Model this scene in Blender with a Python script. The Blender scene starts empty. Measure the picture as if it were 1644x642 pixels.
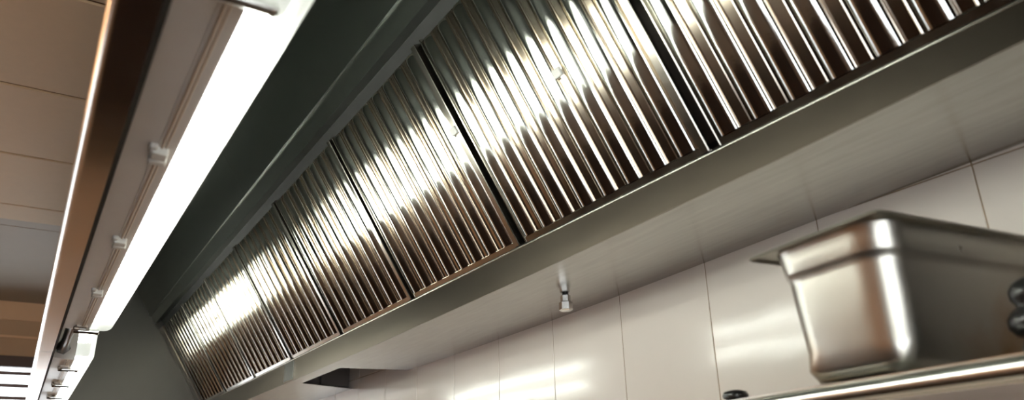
import bpy, bmesh, math, random
from mathutils import Vector, Matrix
random.seed(7)
S = bpy.context.scene
COL = S.collection
EYE = 1.6            # camera height above the kitchen floor; geometry below is written relative to the eye
PI = math.pi

# ------------------------------------------------------------------ materials
def lin(c):
    return tuple((v/255/12.92 if v/255 <= .04045 else ((v/255+.055)/1.055)**2.4) for v in c)

def mat(name, base, metal=0., rough=.5, noise=0., nscale=8., stretch=(1, 1, 1), bump=0., bscale=60., spec=.5, coat=0., dirt=None, dscale=3., dcov=.5, rvar=0., emit=None, estr=0.):
    m = bpy.data.materials.new(name); m.use_nodes = True
    nt = m.node_tree; N = nt.nodes; L = nt.links; b = N['Principled BSDF']
    b.inputs['Base Color'].default_value = (*base, 1); b.inputs['Metallic'].default_value = metal
    b.inputs['Roughness'].default_value = rough; b.inputs['Specular IOR Level'].default_value = spec
    b.inputs['Coat Weight'].default_value = coat
    if emit:
        b.inputs['Emission Color'].default_value = (*emit, 1); b.inputs['Emission Strength'].default_value = estr
    tc = N.new('ShaderNodeTexCoord'); mp = N.new('ShaderNodeMapping'); mp.inputs['Scale'].default_value = stretch
    L.new(tc.outputs['Object'], mp.inputs['Vector'])
    n = N.new('ShaderNodeTexNoise'); n.inputs['Scale'].default_value = nscale; n.inputs['Detail'].default_value = 6
    L.new(mp.outputs['Vector'], n.inputs['Vector'])
    cur = None
    if noise:
        mx = N.new('ShaderNodeMix'); mx.data_type = 'RGBA'
        mx.inputs['A'].default_value = (*[v*(1-noise) for v in base], 1)
        mx.inputs['B'].default_value = (*[min(1, v*(1+noise)) for v in base], 1)
        L.new(n.outputs['Fac'], mx.inputs['Factor']); cur = mx.outputs['Result']
    if dirt:
        n2 = N.new('ShaderNodeTexNoise'); n2.inputs['Scale'].default_value = dscale; n2.inputs['Detail'].default_value = 7
        L.new(tc.outputs['Object'], n2.inputs['Vector'])
        r = N.new('ShaderNodeValToRGB'); r.color_ramp.elements[0].position = dcov; r.color_ramp.elements[1].position = min(1, dcov+.18)
        L.new(n2.outputs['Fac'], r.inputs['Fac'])
        m2 = N.new('ShaderNodeMix'); m2.data_type = 'RGBA'
        m2.inputs['A'].default_value = (*base, 1); m2.inputs['B'].default_value = (*dirt, 1)
        if cur: L.new(cur, m2.inputs['A'])
        L.new(r.outputs['Color'], m2.inputs['Factor']); cur = m2.outputs['Result']
    if cur: L.new(cur, b.inputs['Base Color'])
    if rvar:
        mr = N.new('ShaderNodeMapRange'); mr.inputs['To Min'].default_value = max(.02, rough-rvar); mr.inputs['To Max'].default_value = rough+rvar
        L.new(n.outputs['Fac'], mr.inputs['Value']); L.new(mr.outputs['Result'], b.inputs['Roughness'])
    if bump:
        nb = N.new('ShaderNodeTexNoise'); nb.inputs['Scale'].default_value = bscale; nb.inputs['Detail'].default_value = 3
        L.new(mp.outputs['Vector'], nb.inputs['Vector'])
        bp = N.new('ShaderNodeBump'); bp.inputs['Strength'].default_value = bump; bp.inputs['Distance'].default_value = .002
        L.new(nb.outputs['Fac'], bp.inputs['Height']); L.new(bp.outputs['Normal'], b.inputs['Normal'])
    return m

M = {}
M['baffle'] = mat('polished_baffle_steel', (.60, .61, .585), 1, .085, noise=.05, nscale=14, bump=.03, bscale=45, rvar=.025)
M['channel'] = mat('greasy_channel_steel', (.57, .50, .42), 1, .13, noise=.06, nscale=9, dirt=(.36, .24, .12), dscale=6, dcov=.55)
M['frame_steel'] = mat('filter_frame_steel', (.46, .43, .38), 1, .18, noise=.12, nscale=12, rvar=.08)
M['hood_dark'] = mat('dark_hood_sheet', (.20, .215, .195), 1, .30)
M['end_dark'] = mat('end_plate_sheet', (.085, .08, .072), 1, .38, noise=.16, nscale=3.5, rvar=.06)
M['gutter'] = mat('gutter_brushed_steel', (.205, .170, .135), 1, .28)
M['lip'] = mat('gutter_lip_steel', (.62, .62, .56), 1, .2)
M['panel'] = mat('brushed_underside_steel', (.38, .37, .35), 1, .24, noise=.22, nscale=6, stretch=(16, 1.6, 1))
M['rim'] = mat('hood_rim_steel', (.56, .49, .44), 1, .15, noise=.06, nscale=10, rvar=.05)
M['gap_shade'] = mat('black_recess_shade', (.012, .012, .011), 0, .7)  # shade of narrow gaps and recesses put into a flat black
M['skin'] = mat('dark_reflection_sheet', (.11, .12, .11), 1, .4)
M['plenum'] = mat('dark_plenum_steel', (.16, .14, .13), .6, .5, noise=.3, nscale=5)  # dark steel tone, mottled at random
M['fix_body'] = mat('luminaire_body_grey', (.80, .77, .75), .0, .38, noise=.06, nscale=20, coat=.15)
M['gasket'] = mat('gasket_highlight_strip', (.62, .50, .40), .3, .3)  # orange highlight along the gasket groove put into its colour
M['clip_plastic'] = mat('clip_pale_plastic', (.74, .73, .70), 0, .35)
M['clip_metal'] = mat('clip_stained_steel', (.45, .38, .32), 1, .3, dirt=(.10, .07, .04), dscale=60, dcov=.45)
M['black'] = mat('black_plastic', (.012, .012, .012), 0, .28)
M['pan'] = mat('heat_tinted_pan_steel', (.43, .41, .37), 1, .30, noise=.10, nscale=10, dirt=(.36, .23, .12), dscale=5.5, dcov=.50, rvar=.07, bump=.05, bscale=45)
M['shelf'] = mat('shelf_tube_steel', (.62, .61, .57), 1, .2)
M['nozzle'] = mat('chrome_fitting', (.78, .78, .75), 1, .15)
M['plaster'] = mat('far_wall_beige', (.75, .56, .37), 0, .7, noise=.05)
M['band'] = mat('far_wall_brown_band', (.50, .37, .24), 0, .6, noise=.06)
M['ceil_beige'] = mat('beige_ceiling_board', (.60, .49, .33), 0, .65, noise=.04, nscale=30)
M['ceil_grey'] = mat('grey_ceiling_board', (.36, .335, .28), 0, .6, noise=.05)
M['joint'] = mat('dark_joint_strip', (.14, .08, .045), 0, .6)
M['frame_dark'] = mat('window_frame_dark', (.06, .035, .025), 0, .4)
M['slat'] = mat('mauve_grey_slat', (.16, .12, .12), .2, .45)
M['floor'] = mat('terracotta_floor', (.018, .011, .008), 0, .9, spec=.15, noise=.2, nscale=3)
M['roomwall'] = mat('warm_room_wall', (.23, .18, .14), 0, .6, noise=.05)
M['orange_wall'] = mat('apricot_wall_paint', (.62, .42, .28), 0, .6, noise=.05)
M['lampwarm'] = mat('warm_lamp_glass', (1, .8, .6), 0, .5, emit=(1, .60, .33), estr=15)
M['counter'] = mat('worktop_steel', (.62, .57, .52), .8, .4)
M['holder'] = mat('lampholder_grey', (.32, .32, .33), 0, .5)
M['reflector'] = mat('luminaire_reflector_white', (.8, .8, .78), 0, .5)

def emat(name, col, s):
    m = bpy.data.materials.new(name); m.use_nodes = True; nt = m.node_tree; nt.nodes.clear()
    e = nt.nodes.new('ShaderNodeEmission'); e.inputs['Color'].default_value = (*col, 1); e.inputs['Strength'].default_value = s
    o = nt.nodes.new('ShaderNodeOutputMaterial'); nt.links.new(e.outputs[0], o.inputs[0]); return m
M['tube'] = emat('fluorescent_tube', (.98, 1.0, .93), 32)

def cover_mat():
    m = bpy.data.materials.new('prismatic_cover'); m.use_nodes = True; nt = m.node_tree; N = nt.nodes; L = nt.links; N.clear()
    t = N.new('ShaderNodeBsdfTransparent'); t.inputs['Color'].default_value = (.93, .95, .93, 1)
    tr = N.new('ShaderNodeBsdfTranslucent'); tr.inputs['Color'].default_value = (.88, .90, .86, 1)
    df = N.new('ShaderNodeBsdfDiffuse'); df.inputs['Color'].default_value = (.75, .75, .72, 1)
    gl = N.new('ShaderNodeBsdfGlossy'); gl.inputs['Roughness'].default_value = .15
    a = N.new('ShaderNodeMixShader'); a.inputs[0].default_value = .25
    L.new(tr.outputs[0], a.inputs[1]); L.new(df.outputs[0], a.inputs[2])
    b = N.new('ShaderNodeMixShader'); b.inputs[0].default_value = .55
    L.new(t.outputs[0], b.inputs[1]); L.new(a.outputs[0], b.inputs[2])
    c = N.new('ShaderNodeMixShader'); c.inputs[0].default_value = .05
    L.new(b.outputs[0], c.inputs[1]); L.new(gl.outputs[0], c.inputs[2])
    # emission of the lit prismatic plastic itself
    e = N.new('ShaderNodeEmission'); e.inputs['Color'].default_value = (.95, 1, .94, 1); e.inputs['Strength'].default_value = .25
    ad = N.new('ShaderNodeAddShader'); L.new(c.outputs[0], ad.inputs[0]); L.new(e.outputs[0], ad.inputs[1])
    o = N.new('ShaderNodeOutputMaterial'); L.new(ad.outputs[0], o.inputs[0]); return m
M['cover'] = cover_mat()

def tile_mat():
    m = mat('glazed_white_wall_tile', (.76, .70, .66), 0, .11, spec=.48)
    nt = m.node_tree; N = nt.nodes; L = nt.links; b = N['Principled BSDF']
    n = N.new('ShaderNodeTexNoise'); n.inputs['Scale'].default_value = 3.2; n.inputs['Detail'].default_value = 2
    tc = N.new('ShaderNodeTexCoord'); L.new(tc.outputs['Object'], n.inputs['Vector'])
    bp = N.new('ShaderNodeBump'); bp.inputs['Strength'].default_value = .25; bp.inputs['Distance'].default_value = .01
    L.new(n.outputs['Fac'], bp.inputs['Height']); L.new(bp.outputs['Normal'], b.inputs['Normal'])
    return m
M['tile'] = tile_mat()
M['grout'] = mat('tan_grout', (.30, .22, .15), 0, .8, noise=.2, nscale=20)

# ------------------------------------------------------------------ mesh helpers
class MB:
    def __init__(s): s.bm = bmesh.new()
    def box(s, x0, x1, y0, y1, z0, z1, bev=0, seg=2):
        b = bmesh.new(); bmesh.ops.create_cube(b, size=1)
        for v in b.verts: v.co = Vector(((x0+x1)/2+v.co.x*(x1-x0), (y0+y1)/2+v.co.y*(y1-y0), (z0+z1)/2+v.co.z*(z1-z0)))
        if bev: bmesh.ops.bevel(b, geom=list(b.edges), offset=bev, segments=seg, affect='EDGES', profile=.5)
        s.merge(b); return s
    def merge(s, b, mtx=None):
        if mtx: bmesh.ops.transform(b, matrix=mtx, verts=b.verts)
        me = bpy.data.meshes.new('t'); b.to_mesh(me); b.free(); s.bm.from_mesh(me); bpy.data.meshes.remove(me)
    def prism(s, pts, f, a, b):
        """pts: closed 2-D outline; f(p, t) -> 3-D; extruded t=a..b"""
        B = bmesh.new(); A0 = [B.verts.new(f(p, a)) for p in pts]; A1 = [B.verts.new(f(p, b)) for p in pts]; n = len(pts)
        for i in range(n): B.faces.new((A0[i], A0[(i+1) % n], A1[(i+1) % n], A1[i]))
        B.faces.new(A0[::-1]); B.faces.new(A1)
        bmesh.ops.recalc_face_normals(B, faces=B.faces); s.merge(B); return s
    def rings(s, rings, caps=True):
        B = bmesh.new(); R = [[B.verts.new(p) for p in r] for r in rings]; n = len(R[0])
        for a, b in zip(R, R[1:]):
            for i in range(n): B.faces.new((a[i], a[(i+1) % n], b[(i+1) % n], b[i]))
        if caps: B.faces.new(R[0][::-1]); B.faces.new(R[-1])
        bmesh.ops.recalc_face_normals(B, faces=B.faces); s.merge(B); return s
    def tube(s, p0, p1, r, n=20, r1=None):
        p0, p1 = Vector(p0), Vector(p1); d = (p1-p0).normalized(); a = d.orthogonal().normalized(); b = d.cross(a); r1 = r if r1 is None else r1
        f = lambda c, q: [c+a*math.cos(2*PI*i/n)*q+b*math.sin(2*PI*i/n)*q for i in range(n)]
        return s.rings([f(p0, r), f(p1, r1)])
    def lathe(s, c, prof, n=24, axis=Vector((0, 0, 1))):
        c = Vector(c); a = axis.orthogonal().normalized(); b = axis.cross(a)
        return s.rings([[c+axis*z+a*math.cos(2*PI*i/n)*r+b*math.sin(2*PI*i/n)*r for i in range(n)] for r, z in prof])
    def build(s, name, m, parent=None, smooth=None, inv=None):
        me = bpy.data.meshes.new(name)
        o = bpy.data.objects.new(name, me)
        if parent is None:                     # own origin at the base centre
            xs = [v.co for v in s.bm.verts]
            lo = Vector([min(c[i] for c in xs) for i in range(3)]); hi = Vector([max(c[i] for c in xs) for i in range(3)])
            c = Vector(((lo.x+hi.x)/2, (lo.y+hi.y)/2, lo.z))
            bmesh.ops.translate(s.bm, verts=s.bm.verts, vec=-c); o.location = c
        elif WORLD.get(parent.name) is not None:   # part written in scene coordinates: bring it into the thing's frame
            bmesh.ops.transform(s.bm, matrix=WORLD[parent.name].inverted(), verts=s.bm.verts)
        s.bm.to_mesh(me); s.bm.free(); me.materials.append(m)
        if smooth is not None:
            for p in me.polygons: p.use_smooth = True
            me.set_sharp_from_angle(angle=math.radians(smooth))
        COL.objects.link(o)
        if parent is not None:
            o.parent = parent
            WORLD[o.name] = WORLD.get(parent.name)
        return o
WORLD = {}
def thing(name, loc, label, cat, group=None, frame=None, local=False):
    o = bpy.data.objects.new(name, None); COL.objects.link(o); o.empty_display_size = .05
    m = (Matrix.Translation(Vector(loc)) @ (frame.to_4x4() if frame else Matrix.Identity(4)))
    o.matrix_basis = m
    WORLD[o.name] = None if local else m
    o['label'] = label; o['category'] = cat
    if group: o['group'] = group
    return o
def tag(o, label, cat, group=None):
    o['label'] = label; o['category'] = cat
    if group: o['group'] = group
    return o
def struct(o): o['kind'] = 'structure'; return o
def copy_tree(o, parent=None):
    c = o.copy(); COL.objects.link(c)
    if parent is not None: c.parent = parent
    for ch in [k for k in COL.objects if k.parent == o]: copy_tree(ch, c)
    return c
XZ = lambda p, t: (p[0], t, p[1])
def arc(cx, cz, r, a0, a1, n=6):
    return [(cx+r*math.cos(math.radians(a0+(a1-a0)*i/n)), cz+r*math.sin(math.radians(a0+(a1-a0)*i/n))) for i in range(n+1)]

# ------------------------------------------------------------------ dimensions
FX = -3.2; BACK = -2.2; FAR = 5.79; WX = 1.06; CZ = 1.22; FL = -EYE; HY0 = -1.6; HY1 = 4.27
A = Vector((.768, 0, .4425)); T = Vector((.525, 0, .833))
D = (T-A).normalized(); NV = Vector((D.z*-1, 0, D.x)); NV = Vector((-.849, 0, -.529)).normalized()
FLEN = (T-A).length

# ------------------------------------------------------------------ room shell
struct(MB().box(FX, WX+.1, BACK, FAR+.1, FL-.1, FL).build('floor', M['floor']))
struct(MB().box(FX-.1, FX, BACK-.1, FAR+.1, -.35, CZ).build('wall_left', M['orange_wall']))
struct(MB().box(FX-.1, FX+.004, BACK-.1, FAR+.1, FL, -.35).build('wall_left', M['roomwall']))
b0x, b1x, b0z, b1z = -2.3, .55, -.8, .45
w = MB(); w.box(FX, b0x, BACK-.1, BACK, FL, CZ); w.box(b1x, WX+.1, BACK-.1, BACK, FL, CZ); w.box(b0x, b1x, BACK-.1, BACK, FL, b0z); w.box(b0x, b1x, BACK-.1, BACK, b1z, CZ)
struct(w.build('wall_back', M['roomwall']))
w = MB()
for a in (b0x, (b0x+b1x)/2-.02, b1x-.04): w.box(a, a+.04, BACK-.07, BACK-.03, b0z, b1z)
w.box(b0x, b1x, BACK-.07, BACK-.03, b0z, b0z+.04); w.box(b0x, b1x, BACK-.07, BACK-.03, b1z-.04, b1z)
struct(w.build('added_window', M['reflector']))  # unseen window added for bright strips on baffles and pan corner
# ceiling: boards with joints where the photograph shows them
js = [BACK, -.6, .02, .74, 1.36, 1.97, 2.565, 3.158, 3.77]
cb = MB()
for a, b in zip(js, js[1:]): cb.box(FX, WX+.1, a+.006, b-.006, CZ, CZ+.04, .004, 1)
cb.box(FX, WX+.1, 3.776, 3.99, CZ, CZ+.04)
struct(cb.build('ceiling', M['ceil_beige']))
tj = MB()
for y in js[1:]: tj.box(FX, WX+.1, y-.007, y+.007, CZ+.006, CZ+.03)
struct(tj.build('trim_1', M['joint']))
cg = MB(); cg.box(FX, WX+.1, 3.99, 4.10, CZ+.004, CZ+.04); cg.box(FX, WX+.1, 4.105, FAR+.1, CZ+.002, CZ+.04)
struct(cg.build('ceiling', M['ceil_grey']))
struct(MB().box(FX-.1, WX+.2, BACK-.1, FAR+.2, CZ+.045, CZ+.12).build('ceiling', M['roomwall']))
# far wall with its window opening
wt = .80; wb = -.10; wx0, wx1 = -3.0, .30
w = MB(); w.box(FX, WX+.1, FAR, FAR+.1, 1.10, CZ); w.box(FX, wx0, FAR, FAR+.1, FL, 1.10); w.box(wx1, WX+.1, FAR, FAR+.1, FL, 1.10); w.box(wx0, wx1, FAR, FAR+.1, FL, wb)
struct(w.build('wall_far', M['plaster']))
struct(MB().box(wx0, wx1, FAR+.01, FAR+.1, .87, 1.10).build('wall_far', M['band']))
struct(MB().box(wx0, wx1, FAR-.004, FAR+.03, .985, 1.0).build('trim_2', M['plaster']))
struct(MB().box(wx0-.0, wx1, FAR-.01, FAR+.06, wt, .87).build('window_1', M['frame_dark']))
gm = bpy.data.materials.new('window_glass'); gm.use_nodes = True; gnt = gm.node_tree
gb = gnt.nodes['Principled BSDF']; gb.inputs['Base Color'].default_value = (1, 1, 1, 1); gb.inputs['Roughness'].default_value = 0; gb.inputs['Transmission Weight'].default_value = 1; gb.inputs['IOR'].default_value = 1.02
struct(MB().box(wx0, wx1, FAR+.085, FAR+.09, wb, wt).build('window_1', gm))
bl = thing('window_blind', (-1, FAR+.03, wb), 'grey slatted blind hanging in the bright far window', 'blind')
k = 0; z = .688+.077
while z > wb+.03:
    MB().box(wx0+.01, wx1-.01, FAR+.01, FAR+.045, z-.011, z+.011, .003, 1).build('slat', M['slat'], bl); z -= .077
for x in (wx0+.3, wx1-.6):
    MB().tube((x, FAR+.027, wb), (x, FAR+.027, wt), .0018, 8).build('cord', M['slat'], bl)

# tiled wall on the right
ty = .463; tp = .255; th = .33; zt0 = .075
gr = struct(MB().box(WX+.0012, WX+.12, BACK, FAR, FL, CZ).build('wall_right', M['grout']))
tl = MB()
k0 = int((BACK-ty)/tp); k1 = int((HY1-ty)/tp)+1
for k in range(k0, k1+6):
    z = zt0-5*th
    while z < 1.1:
        y0 = ty+k*tp+.0011; y1 = ty+(k+1)*tp-.0011
        if y1 < FAR: tl.box(WX, WX+.01, max(y0, BACK), y1, max(z+.001, FL), min(z+th-.001, 1.2), .0009, 1)
        z += th
t_ = tl.build('wall_right', M['tile']); struct(t_)

# ------------------------------------------------------------------ extraction hood
hood = thing('extraction_hood', (.5, 1.4, .33), 'long stainless steel extraction hood, dark canopy inside, fixed along the tiled wall', 'hood')
# front wall: double skin with a rounded lower rim
rz = .33
fp = arc(.011, rz+.011, .011, 180, 270, 12) + [(.0345, rz), (.0345, 1.055), (.0, 1.055)]
MB().box(.0347, .0360, HY0, HY1, .385, 1.048).build('added_dark_lining', M['skin'], hood)  # dark lining added to keep reflections in the steel dark
MB().box(.0347, .0403, HY0, HY1, .337, .384).build('gap_shade_strip', M['gap_shade'], hood)  # added strip, paints the shade in the gap between rim and luminaire
MB().prism(fp, XZ, HY0, 2.10).prism(fp, XZ, 2.103, HY1+.01).build('front_rim', M['rim'], hood, 40)
cp = NV
def sl(t, off, y):  # point on the canopy slope: t metres up from the filter bottom, off metres out of the filter plane
    p = A + D*t + NV*off; return (p.x, y, p.z)
def slab(m, t0, t1, o0, o1, y0, y1): return m.prism([(t0, o0), (t1, o0), (t1, o1), (t0, o1)], lambda p, t: sl(p[0], p[1], t), y0, y1)
tt = .70
g = .528
m = MB(); slab(m, g, tt, .013, .015, HY0, 2.299); slab(m, g, tt, .013, .015, 2.3, HY1); slab(m, g-.0005, g+.004, .006, .019, HY0, HY1)
m.build('canopy_slope', M['hood_dark'], hood)
m = MB(); slab(m, .484, g+.006, .0085, .0115, HY0, HY1); slab(m, .482, .4845, -.026, .0122, HY0, HY1); m.build('filter_header', M['hood_dark'], hood)
m = MB(); slab(m, .452, .484, -.032, -.026, HY0, HY1); m.build('header_channel', M['gap_shade'], hood)  # recess shade painted black
top = sl(tt, .015, 0)
MB().box(.0355, top[0]+.02, HY0, HY1, top[2]-.004, top[2]+.0).build('canopy_top', M['hood_dark'], hood)
MB().box(0.0, WX-.001, HY0, HY1+.02, 1.05, 1.055).build('roof_plate', M['hood_dark'], hood)
# end plates
pz = .345
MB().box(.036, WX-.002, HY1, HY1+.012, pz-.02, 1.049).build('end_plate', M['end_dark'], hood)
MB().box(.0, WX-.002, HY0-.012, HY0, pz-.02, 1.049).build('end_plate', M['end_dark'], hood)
m = MB(); slab(m, -.03, .447, -.006, .004, 4.185, HY1-.001); m.build('filler_strip', M['gutter'], hood)
# underside levels (the long panel sags a little along its length)
gk = [(HY0, .424), (-.4, .41), (.27, .397), (.55, .3875), (1.12, .376), (1.94, .3665), (2.76, .3655), (HY1, .3655)]
wk = [(HY0, .44), (-.4, .425), (.46, .408), (.71, .4025), (.96, .395), (1.21, .387), (1.47, .381), (1.99, .374), (HY1, .370)]
def ip(K, y):
    for (a, u), (b, v) in zip(K, K[1:]):
        if y <= b: return u+(v-u)*(y-a)/(b-a)
    return K[-1][1]
GX = .768
ys = sorted(set([HY0, -.8, -.4, -.1, .1, .27, .4, .55, .7, .85, 1.0, 1.12, 1.3, 1.5, 1.7, 1.94, 2.1, 2.3, 2.31, 2.5, 2.7, 2.83, 3.2, 3.7, HY1]))
lipz = .4385
gy1 = HY1-.001
# gutter: front face, bottom return and the inner trough
rg = []
for y in ys:
    y_ = min(y, gy1); z0 = ip(gk, y_)
    rg.append([Vector(p) for p in ((GX, y_, lipz), (GX, y_, z0), (GX+.0018, y_, z0), (GX+.0018, y_, z0+.004), (GX+.0018, y_, z0+.01), (GX+.0018, y_, lipz))])
MB().rings(rg).build('grease_gutter', M['gutter'], hood)
m = MB(); m.tube((GX-.0005, HY0, lipz), (GX-.0005, gy1, lipz), .0021, 10); m.build('gutter_lip', M['lip'], hood, 50)
m = MB(); m.prism([(GX+.001, lipz-.003), (GX+.06, lipz-.014), (GX+.06, lipz-.012), (GX+.001, lipz-.0005)], XZ, HY0, gy1); m.build('gutter_ledge', M['baffle'], hood)
m = MB(); m.box(GX-.0025, GX, 2.62, 2.73, .369, .434, .0008, 1); m.build('joint_plate', M['panel'], hood)
# underside panel between gutter and tiles, with a cut-out at its far end
PXI = GX+.02; NX = .822
def pt(u, y):  # u 0 at gutter, 1 at wall
    x = PXI+(WX-.0015-PXI)*u; return x
def pzz(x, y):
    f = (x-GX)/(WX-GX); return ip(gk, y)*(1-f)+ip(wk, y)*f
def panel(m, xs_of_y, ylist):
    for y0, y1 in zip(ylist, ylist[1:]):
        a0, b0 = xs_of_y(y0); a1, b1 = xs_of_y(y1)
        lo = [Vector((a0, y0, pzz(a0, y0))), Vector((b0, y0, pzz(b0, y0))), Vector((b1, y1, pzz(b1, y1))), Vector((a1, y1, pzz(a1, y1)))]
        yield lo
def panel_mesh():
    bm = bmesh.new()
    xw = WX-.0012
    def quad(a, b, c, d):
        P = [a, b, c, d]
        lo = [bm.verts.new((x, y, pzz(x, y))) for x, y in P]
        bm.faces.new(lo)
    yl = [y for y in ys if y <= 2.31]
    for y0, y1 in zip(yl, yl[1:]):
        for x0, x1 in ((GX+.001, NX), (NX, xw)): quad((x0, y0), (x1, y0), (x1, y1), (x0, y1))
    quad((GX+.001, 2.31), (NX, 2.31), (NX, 2.70), (GX+.001, 2.70))
    quad((GX+.001, 2.70), (NX, 2.70), (NX, 2.83), (GX+.001, 2.83))
    quad((NX, 2.70), (xw, 2.83), (xw, 2.90), (NX, 2.90))
    quad((NX, 2.83), (NX, 2.83), (NX, 2.90), (GX+.001, 2.90)) if False else None
    quad((GX+.001, 2.83), (NX, 2.83), (NX, 2.90), (GX+.001, 2.90))
    yl = [2.90, 3.2, 3.7, HY1-.001]
    for y0, y1 in zip(yl, yl[1:]):
        for x0, x1 in ((GX+.001, NX), (NX, xw)): quad((x0, y0), (x1, y0), (x1, y1), (x0, y1))
    bmesh.ops.remove_doubles(bm, verts=bm.verts, dist=.0002)
    for f in bm.faces:
        if f.normal.z > 0: f.normal_flip()
    r = bmesh.ops.extrude_face_region(bm, geom=list(bm.faces))
    bmesh.ops.translate(bm, verts=[v for v in r['geom'] if isinstance(v, bmesh.types.BMVert)], vec=(0, 0, .0016))
    bmesh.ops.recalc_face_normals(bm, faces=bm.faces)
    m = MB(); m.merge(bm); return m
panel_mesh().build('underside_panel', M['panel'], hood)
# inside of the exhaust plenum seen through the cut-out
m = MB(); m.box(NX-.03, NX-.028, 2.0, 2.86, .375, .62); m.box(NX-.03, WX-.002, 2.86, 2.864, .385, .62); m.box(NX-.03, WX-.002, 2.0, 2.86, .62, .623)
m.box(.94, .952, 2.84, 2.86, .385, .62); m.build('plenum_lining', M['plenum'], hood)

# ------------------------------------------------------------------ baffle filters
FR = Matrix(((0, D.x, NV.x), (-1, 0, 0), (0, D.z, NV.z)))   # local x = -Y, y = up the slope, z = towards the kitchen
PIT = .0605; W = .490; NB = 8
proto = thing('baffle_filter', (0, 0, 0), '', 'filter', 'baffle filters along the hood slope', local=True)
# perimeter frame
fm = MB()
fm.box(.001, .004, .0, FLEN-.008, -.034, -.006, .0012, 1); fm.box(W-.017, W-.001, .0, FLEN-.008, -.034, -.003, .0015, 1)
fm.box(.004, W-.017, FLEN-.020, FLEN-.008, -.034, -.020, .001, 1)
fm.build('frame', M['frame_steel'], proto)
def baffle_mb():
    hw = .0192; y0 = .012; y1 = FLEN-.012
    prof = [(hw, -.001), (hw-.0046, .0070)]
    n = 14
    for i in range(n+1):
        t = -1+2*i/n
        prof.append((-t*(hw-.0052), .0074+.0054*(1-abs(t)**2.2)))
    prof += [(-hw+.0046, .0070), (-hw, -.001)]
    inner = [(x*.93, max(0, z-.0011)) for x, z in reversed(prof)]
    out = prof+inner
    rings = []
    for y, k, dz in [(y0, 1, 0)]+[(y0+(y1-.014-y0)*j/6, 1, 0) for j in range(1, 7)]+[(y1-.014+.014*math.sin(t), max(.25, math.cos(t)**.6), 0) for t in (.5, .9, 1.2, 1.42)]:
        rings.append([Vector((x*(.55+.45*k), y, -.0155+z*k)) for x, z in out])
    return MB().rings(rings)
def channel_mb():
    h = .0118; y0 = .012; y1 = FLEN-.014; t = .0009
    p = [(-h, -.020), (-h, -.0090), (-h+.0012, -.0080), (-h+.0020, -.0090), (-h+.0024, -.0120), (-h+.004, -.0130), (h-.004, -.0130), (h-.0024, -.0120), (h-.0020, -.0090), (h-.0012, -.0080), (h, -.0090), (h, -.020)]
    return MB().prism(p, lambda q, t: (q[0], t, q[1]), y0, y1)
b0 = baffle_mb().build('baffle', M['baffle'], proto, 42); b0.location.x = .0
c0 = channel_mb().build('channel', M['channel'], proto, 30)
xs0 = .0225
b0.location.x = xs0
c0.location.x = xs0+PIT/2-.0
for j in range(1, NB):
    b = b0.copy(); b.location.x = xs0+j*PIT; COL.objects.link(b); b.parent = proto
st = PIT
c0.location.x = xs0+st/2
for j in range(1, NB):
    c = c0.copy(); c.location.x = xs0+st/2+j*st; COL.objects.link(c); c.parent = proto
MB().box(.001, W-.001, -.001, .0115, -.034, -.008, .001, 1).build('lower_rail', M['frame_steel'], proto)
# added dark backing sheet so nothing shows behind the baffles
MB().box(.004, W-.017, .006, FLEN-.020, -.034, -.032).build('dark_backing', M['plenum'], proto)
def tab(parent, x, y):
    MB().box(x-.011, x+.009, y-.008, y+.008, -.004, .0025, .002, 2).build('handle_tab', M['clip_plastic'], parent)
def stud(parent, x, y):
    MB().lathe((x, y, -.005), [(.005, 0), (.005, .003), (.003, .0045)], 14).build('stud', M['nozzle'], parent)
joints = [.158, .66, 1.165, 1.67, 2.17, 2.67, 3.17, 3.67, 4.175]
filters = []
for i, yj in enumerate(joints):
    f = proto if i == 0 else copy_tree(proto)
    f.location = (A.x, yj-.005, A.z) ; f.rotation_euler = FR.to_euler(); filters.append(f)
    if i == 0: protoname = f.name
FLAB = ['baffle filter beyond the top right corner of the photo, after the cut-off one',
        'nearest baffle filter, cut off by the top right corner, widest ridges of the row',
        'baffle filter with a small pale tab in the middle of its ridges',
        'baffle filter with a small pale tab close to its right edge',
        'fifth baffle filter from the dark end plate, left of the one with the edge tab',
        'fourth baffle filter from the dark end plate, lower end just above the panel cut-out',
        'third baffle filter from the dark end plate, gutter joint plate just below its right corner',
        'second baffle filter from the dark end plate, two small round studs on it',
        'farthest baffle filter of the row, right beside the dark end plate']
for f, l in zip(filters, FLAB): f['label'] = l
def world_to_f(f, p):
    m = (Matrix.Translation(f.location) @ FR.to_4x4()).inverted(); return m @ Vector(p)
for idx, p, fn in ((2, (.648, .8605, .6354), tab), (3, (.629, 1.178, .6657), tab), (7, (.6166, 3.419, .686), stud), (7, (.613, 3.27, .692), stud)):
    q = world_to_f(filters[idx], p)
    if fn is tab: q.x = min(max(q.x, .012), W-.012)
    fn(filters[idx], q.x, q.y)

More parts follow.
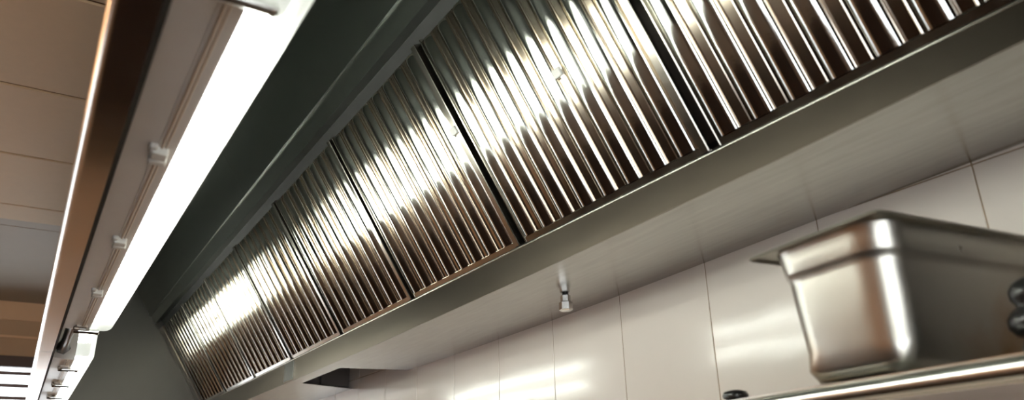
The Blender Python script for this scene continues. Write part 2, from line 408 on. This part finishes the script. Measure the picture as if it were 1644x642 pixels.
# ------------------------------------------------------------------ fluorescent luminaires
FZ0, FZ1 = .360, .525
def luminaire(y0, y1, label, clips):
    L = thing('strip_light', (.09, (y0+y1)/2, FZ0), label, 'light', 'strip lights inside the hood front')
    bp = [(.0405, FZ0+.006), (.044, FZ0+.003), (.074, FZ0), (.0755, FZ0-.001), (.0765, FZ0), (.095, FZ0), (.095, FZ1), (.044, FZ1-.004), (.0405, FZ1-.008)]
    MB().prism(bp, XZ, y0, y1).build('body', M['fix_body'], L)
    MB().box(.0364, .0404, y0+.1, y1-.1, .386, .41).build('gap_dark_strip', M['black'], L)  # black strip added to darken the shaded gap beside the rim
    m = MB(); m.tube((.0795, y0+.005, FZ0-.0004), (.0795, y1-.005, FZ0-.0004), .0016, 8); m.tube((.0835, y0+.005, FZ0-.0002), (.0835, y1-.005, FZ0-.0002), .0011, 8)
    m.build('gasket_strip', M['gasket'], L, 60)
    # clear prismatic cover: thin shell with rounded long edges and rounded ends
    def sec(dx, dz, y):
        x1 = .142-dx; z0 = FZ0-.001+dz; z1 = FZ1-dz; r = .016
        pts = [(.0952, z0)]+[(x, z) for x, z in arc(x1-r, z0+r, r, -90, 0, 5)]+[(x, z) for x, z in arc(x1-r, z1-r, r, 0, 90, 5)]+[(.0952, z1)]
        return [Vector((x, y, z)) for x, z in pts]
    rr = [sec(.022, .010, y0+.001), sec(.008, .004, y0+.003), sec(.002, .001, y0+.009), sec(0, 0, y0+.018)]
    n = 8
    rr += [sec(0, 0, y0+.018+(y1-y0-.036)*i/n) for i in range(1, n+1)]
    rr += [sec(.002, .001, y1-.009), sec(.008, .004, y1-.003), sec(.022, .010, y1-.001)]
    c = MB().rings(rr); c.build('cover', M['cover'], L, 50)
    m = MB()
    for k in range(5): m.box(.1405, .1425, y0+.03, y1-.03, FZ0+.03+k*.024, FZ0+.0315+k*.024)
    m.build('cover_rib', M['reflector'], L)
    for z in (.405, .482):
        t = MB().tube((.119, y0+.125, z), (.119, y1-.125, z), .013, 18).build('lamp_tube', M['tube'], L, 50)
        for ya, yb in ((y0+.082, y0+.122), (y1-.122, y1-.082)):
            MB().box(.0965, .134, min(ya, yb), max(ya, yb), z-.017, z+.017, .004, 2).build('lampholder', M['holder'], L)
    for y, kind in clips:
        if kind == 'plastic':
            m = MB(); m.box(.070, .087, y-.022, y-.004, FZ0-.009, FZ0+.002, .0015, 1); m.box(.070, .089, y+.004, y+.016, FZ0-.008, FZ0+.002, .0015, 1)
            m.box(.076, .088, y-.010, y+.006, FZ0-.0045, FZ0+.001, .001, 1); m.box(.067, .075, y-.030, y-.014, FZ0-.0055, FZ0+.001, .0015, 1)
            m.build('clip', M['clip_plastic'], L, 40)
        else:
            m = MB(); m.box(.066, .089, y-.030, y-.002, FZ0-.0055, FZ0+.002, .0015, 1); m.box(.062, .074, y-.018, y-.004, FZ0-.009, FZ0, .0015, 1)
            c_ = m.build('clip', M['clip_metal'], L)
            MB().tube((.064, y, FZ0-.0075), (.110, y, FZ0-.0075), .0055, 14).lathe((.108, y, FZ0-.0075), [(.003, 0), (.0065, .001), (.0065, .005), (.004, .007)], 14, Vector((1, 0, 0))).build('bar', M['nozzle'], c_, 40)
    return L
luminaire(.45, 1.955, 'long glowing white strip light filling the upper left, nearest the camera', [(.51, 'bar'), (.8565, 'plastic'), (1.217, 'plastic'), (1.56, 'plastic'), (1.925, 'bar')])
luminaire(2.40, 3.90, 'far strip light with a visible grey lampholder, below the nearer strip light at lower left', [(2.55, 'bar'), (2.93, 'bar'), (3.29, 'bar'), (3.66, 'bar')])
luminaire(-1.45, .05, 'strip light in line before the others, above the camera and outside the frame', [(-1.3, 'bar'), (-.7, 'plastic'), (-.05, 'bar')])
# cable gland and conduit between the two luminaires
cg_ = thing('cable_conduit', (.065, 2.2, .375), 'black cable conduit bridging the gap between the two strip lights', 'conduit')
pts = [Vector((.062, 1.956+(2.399-1.956)*i/12, .390-.008*math.sin(PI*i/12))) for i in range(13)]
rings = []
for i, p in enumerate(pts):
    r = .011 if i not in (0, 1, 11, 12) else .016
    rings.append([p+Vector((math.cos(2*PI*k/16)*r, 0, math.sin(2*PI*k/16)*r)) for k in range(16)])
MB().rings(rings).build('sleeve', M['black'], cg_, 40)
for y in (1.957, 2.375):
    MB().tube((.062, y, .390), (.062, y+.023, .390), .0185, 6).build('gland_nut', M['black'], cg_)

# ------------------------------------------------------------------ hexagonal nozzle under the panel
nx, ny = .927, 1.245; nz = pzz(nx, ny)
nz_t = thing('spray_nozzle', (nx, ny, nz-.034), 'small chrome hexagonal nozzle poking down from the steel underside panel', 'nozzle')
MB().lathe((nx, ny, nz-.0005), [(.0068, 0), (.0068, -.004)][::-1], 20).build('washer', M['black'], nz_t)
R6 = Matrix.Rotation(.35, 3, 'Z')
def hexa(z0, z1, r, ch):
    f = lambda z, q: [Vector((nx, ny, z))+R6 @ Vector((math.cos(PI*i/3)*q, math.sin(PI*i/3)*q, 0)) for i in range(6)]
    return MB().rings([f(z0, r-ch), f(z0+ch, r), f(z1-ch*.5, r), f(z1, r-ch*.5)])
hexa(nz-.018, nz-.004, .0105, .001).build('neck', M['nozzle'], nz_t)
hexa(nz-.037, nz-.0185, .0145, .0022).build('hex_cap', M['nozzle'], nz_t)

# ------------------------------------------------------------------ pan on the shelf
ang = math.radians(-6.9)
ea = Vector((.660-.639, .543-.368, 0)).normalized()   # along the short side (away from the camera)
eb = Vector((ea.y, -ea.x, 0))                          # along the long side (towards the wall)
PC = Vector((.639, .368, .235)); PW, PL = .176, .325; PD = .143
pan = thing('gastronorm_pan', tuple(PC+ea*PW/2+eb*PL/2-Vector((0, 0, PD))), 'deep stainless steel food pan with heat-browned edges, resting on the shelf', 'pan')
def rrect(inset, r, z, n=10):
    pts = []
    a0, a1, b0_, b1 = inset, PW-inset, inset, PL-inset
    for (ca, cb, s) in ((a1-r, b1-r, 0), (a0+r, b1-r, 90), (a0+r, b0_+r, 180), (a1-r, b0_+r, 270)):
        for i in range(n+1):
            t = math.radians(s+90*i/n); a = ca+r*math.cos(t); b = cb+r*math.sin(t)
            pts.append(PC+ea*a+eb*b+Vector((0, 0, z)))
    return pts
RW = .0125
out = [(RW, .036, -.0005), (RW+.0010, .036, -.004), (RW+.0026, .036, -.016), (RW+.0038, .036, -.027), (RW+.0046, .036, -.0305), (RW+.0062, .036, -.0335), (RW+.0068, .036, -.040), (RW+.0090, .036, -.075), (RW+.0115, .036, -.112), (RW+.0135, .025, -.130), (RW+.0165, .030, -.138), (RW+.0215, .018, -.142), (RW+.030, .014, -PD)]
inn = [(a+.0009, max(r-.0009, .004), z) for a, r, z in reversed(out[:-1])]
prof = out+[(RW+.030, .014, -PD+.001)]+inn
MB().rings([rrect(*p) for p in prof], caps=True)  .build('body', M['pan'], pan, 50)
rim = [(RW+.0006, .036, -.0008), (RW-.003, .036, .0003), (.002, .008, .0003), (.0003, .007, -.001), (.0, .007, -.0028), (.0012, .007, -.0040), (.0025, .007, -.0030), (.003, .008, -.0012), (RW-.003, .036, -.0010), (RW+.0006, .036, -.0020)]
rr = [rrect(*p) for p in rim]; rr.append(rr[0])
MB().rings(rr, caps=False).build('rim', M['pan'], pan, 50)

# added unseen pot along the shelf, darkens the reflection in the pan
pot = thing('added_dark_pot', (.86, .02, .0884), 'added unseen dark pot on the shelf right of the pan, darkens its reflection', 'pot')
MB().lathe((.88, .02, .0884), [(.12, 0), (.132, .006), (.135, .02), (.135, .19), (.139, .195), (.139, .198), (.133, .198), (.132, .02), (.01, .012)], 48).build('body', M['plenum'], pot, 40)
for a in (-1, 1):
    MB().box(.88+a*.135-.012, .88+a*.135+.012, -.02, .06, .235, .247, .003, 2).build('handle', M['black'], pot)
# shelf of tube and sheet
sd = Vector((math.sin(math.radians(6.9)), math.cos(math.radians(6.9)), 0)); sr = Vector((sd.y, -sd.x, 0))
SH = Vector((.650, .30, 0))
sh = thing('wall_shelf', tuple(SH+Vector((.2, .3, .05))), 'stainless steel shelf with a rounded tube front edge under the pan', 'shelf')
def sp(a, b, z): p = SH+sd*a+sr*b; return Vector((p.x, p.y, z))
MB().tube(sp(-1.5, .0, .0765), sp(.75, .0, .0765), .0105, 24).build('front_rail', M['shelf'], sh, 40)
MB().tube(sp(-1.5, .012, .045), sp(.75, .012, .045), .006, 18).build('lower_rail', M['shelf'], sh, 40)
m = MB(); P = [sp(-1.5, .0, .0868), sp(.75, 0, .0868)]
P += [Vector((WX-.002, P[1].y-.04, .0868)), Vector((WX-.002, P[0].y, .0868))]
m.rings([[p for p in P], [p+Vector((0, 0, .0016)) for p in P]])
m.build('shelf_plate', M['shelf'], sh)
for a in (-1.2, -.4, .6):
    m = MB(); q = sp(a, 0.0, .06); m.box(q.x, WX-.001, q.y-.006, q.y+.006, .050, .0866, .001, 1); m.build('bracket', M['shelf'], sh)
# black things standing on the shelf
MB().lathe((.800, .707, .0884), [(.008, 0), (.007, .010), (.010, .013), (.0165, .016), (.0172, .0195), (.0150, .024), (.006, .0265), (.001, .027)], 28).build('black_knob', M['black'], None, 50)
tag(COL.objects['black_knob'], 'glossy black mushroom shaped knob standing on the shelf before the tiles', 'knob')
kn = thing('ridged_grip', (.735, .30, .0884), 'black ridged grip at the right edge, standing in front of the pan', 'grip')
prof = [(.012, 0)]
z = 0
for r, h in ((.018, .022), (.024, .026), (.018, .024)):
    prof += [(r*.8, z+h*.12), (r, z+h*.35), (r, z+h*.65), (r*.8, z+h*.9), (r*.62, z+h)]; z += h
prof += [(.006, z+.003)]
MB().lathe((.735, .30, .0884), prof, 26).build('grip', M['black'], kn, 50)

# ------------------------------------------------------------------ kitchen things below and behind (seen in reflections)
ct = thing('steel_worktop', (.7, 1.5, FL), 'stainless steel worktop and range along the tiled wall, below the frame', 'worktop')
MB().box(.36, WX-.002, -1.6, 4.2, -.72, -.68, .004, 2).build('top', M['counter'], ct)
MB().box(.42, WX-.004, -1.55, 4.15, FL+.1, -.721).build('carcass', M['plenum'], ct)
for y in (-1.5, 0, 1.5, 3, 4.1):
    MB().box(.44, .48, y, y+.04, FL, FL+.099).build('leg', M['counter'], ct)
for i, (x, y, l) in enumerate(((-1.5, -.6, 'warm pendant lamp behind the camera, left of the hood'), (-1.5, 1.4, 'warm pendant lamp left of the hood, beside the camera'), (-1.5, 3.4, 'warm pendant lamp near the far window, outside the frame'))):
    c = thing('pendant_lamp', (x, y, CZ-.5), l, 'lamp', 'warm kitchen ceiling lamps')
    MB().tube((x, y-.5, CZ-.30), (x, y-.5, CZ), .003, 8).build('rod', M['holder'], c); MB().tube((x, y+.5, CZ-.30), (x, y+.5, CZ), .003, 8).build('rod', M['holder'], c)
    MB().box(x-.085, x+.085, y-.60, y+.60, CZ-.36, CZ-.30, .02, 3).build('diffuser', M['lampwarm'], c)

# ------------------------------------------------------------------ world
wd = bpy.data.worlds.new('daylight'); S.world = wd; wd.use_nodes = True
bg = wd.node_tree.nodes['Background']; bg.inputs['Color'].default_value = (.92, .97, 1, 1); bg.inputs['Strength'].default_value = 4.5

# ------------------------------------------------------------------ camera
P0 = (822, 321.); f = 1201.
def cv(v): return Vector((v[0]-P0[0], -(v[1]-P0[1]), -f)).normalized()
Yc = cv((8, 805)); Zc = -cv((740, -2800)) if cv((740, -2800)).y < 0 else cv((740, -2800)); Zc = (Zc-Yc*Zc.dot(Yc)).normalized(); Xc = Yc.cross(Zc)
Rw = Matrix((Xc, Yc, Zc))          # rows: world axes in camera space -> maps camera vectors to world
cam = bpy.data.cameras.new('camera'); co = bpy.data.objects.new('camera', cam); COL.objects.link(co)
co.matrix_world = Rw.to_4x4()
cam.sensor_width = 36; cam.lens = 36*f/1644; cam.clip_start = .01
cam.dof.use_dof = True; cam.dof.focus_distance = 1.75; cam.dof.aperture_fstop = 4.5; cam.dof.aperture_blades = 0
S.camera = co

# lift everything so that the floor lies at z = 0
for o in COL.objects:
    if o.parent is None: o.location.z += EYE

S.view_settings.view_transform = 'Standard'; S.view_settings.look = 'None'
S.view_settings.exposure = .25; S.view_settings.gamma = 1; S.view_settings.use_curve_mapping = False
S.cycles.use_denoising = True
S.cycles.max_bounces = 14; S.cycles.transparent_max_bounces = 12; S.cycles.diffuse_bounces = 5; S.cycles.glossy_bounces = 6
S.cycles.sample_clamp_indirect = 8; S.cycles.caustics_reflective = True
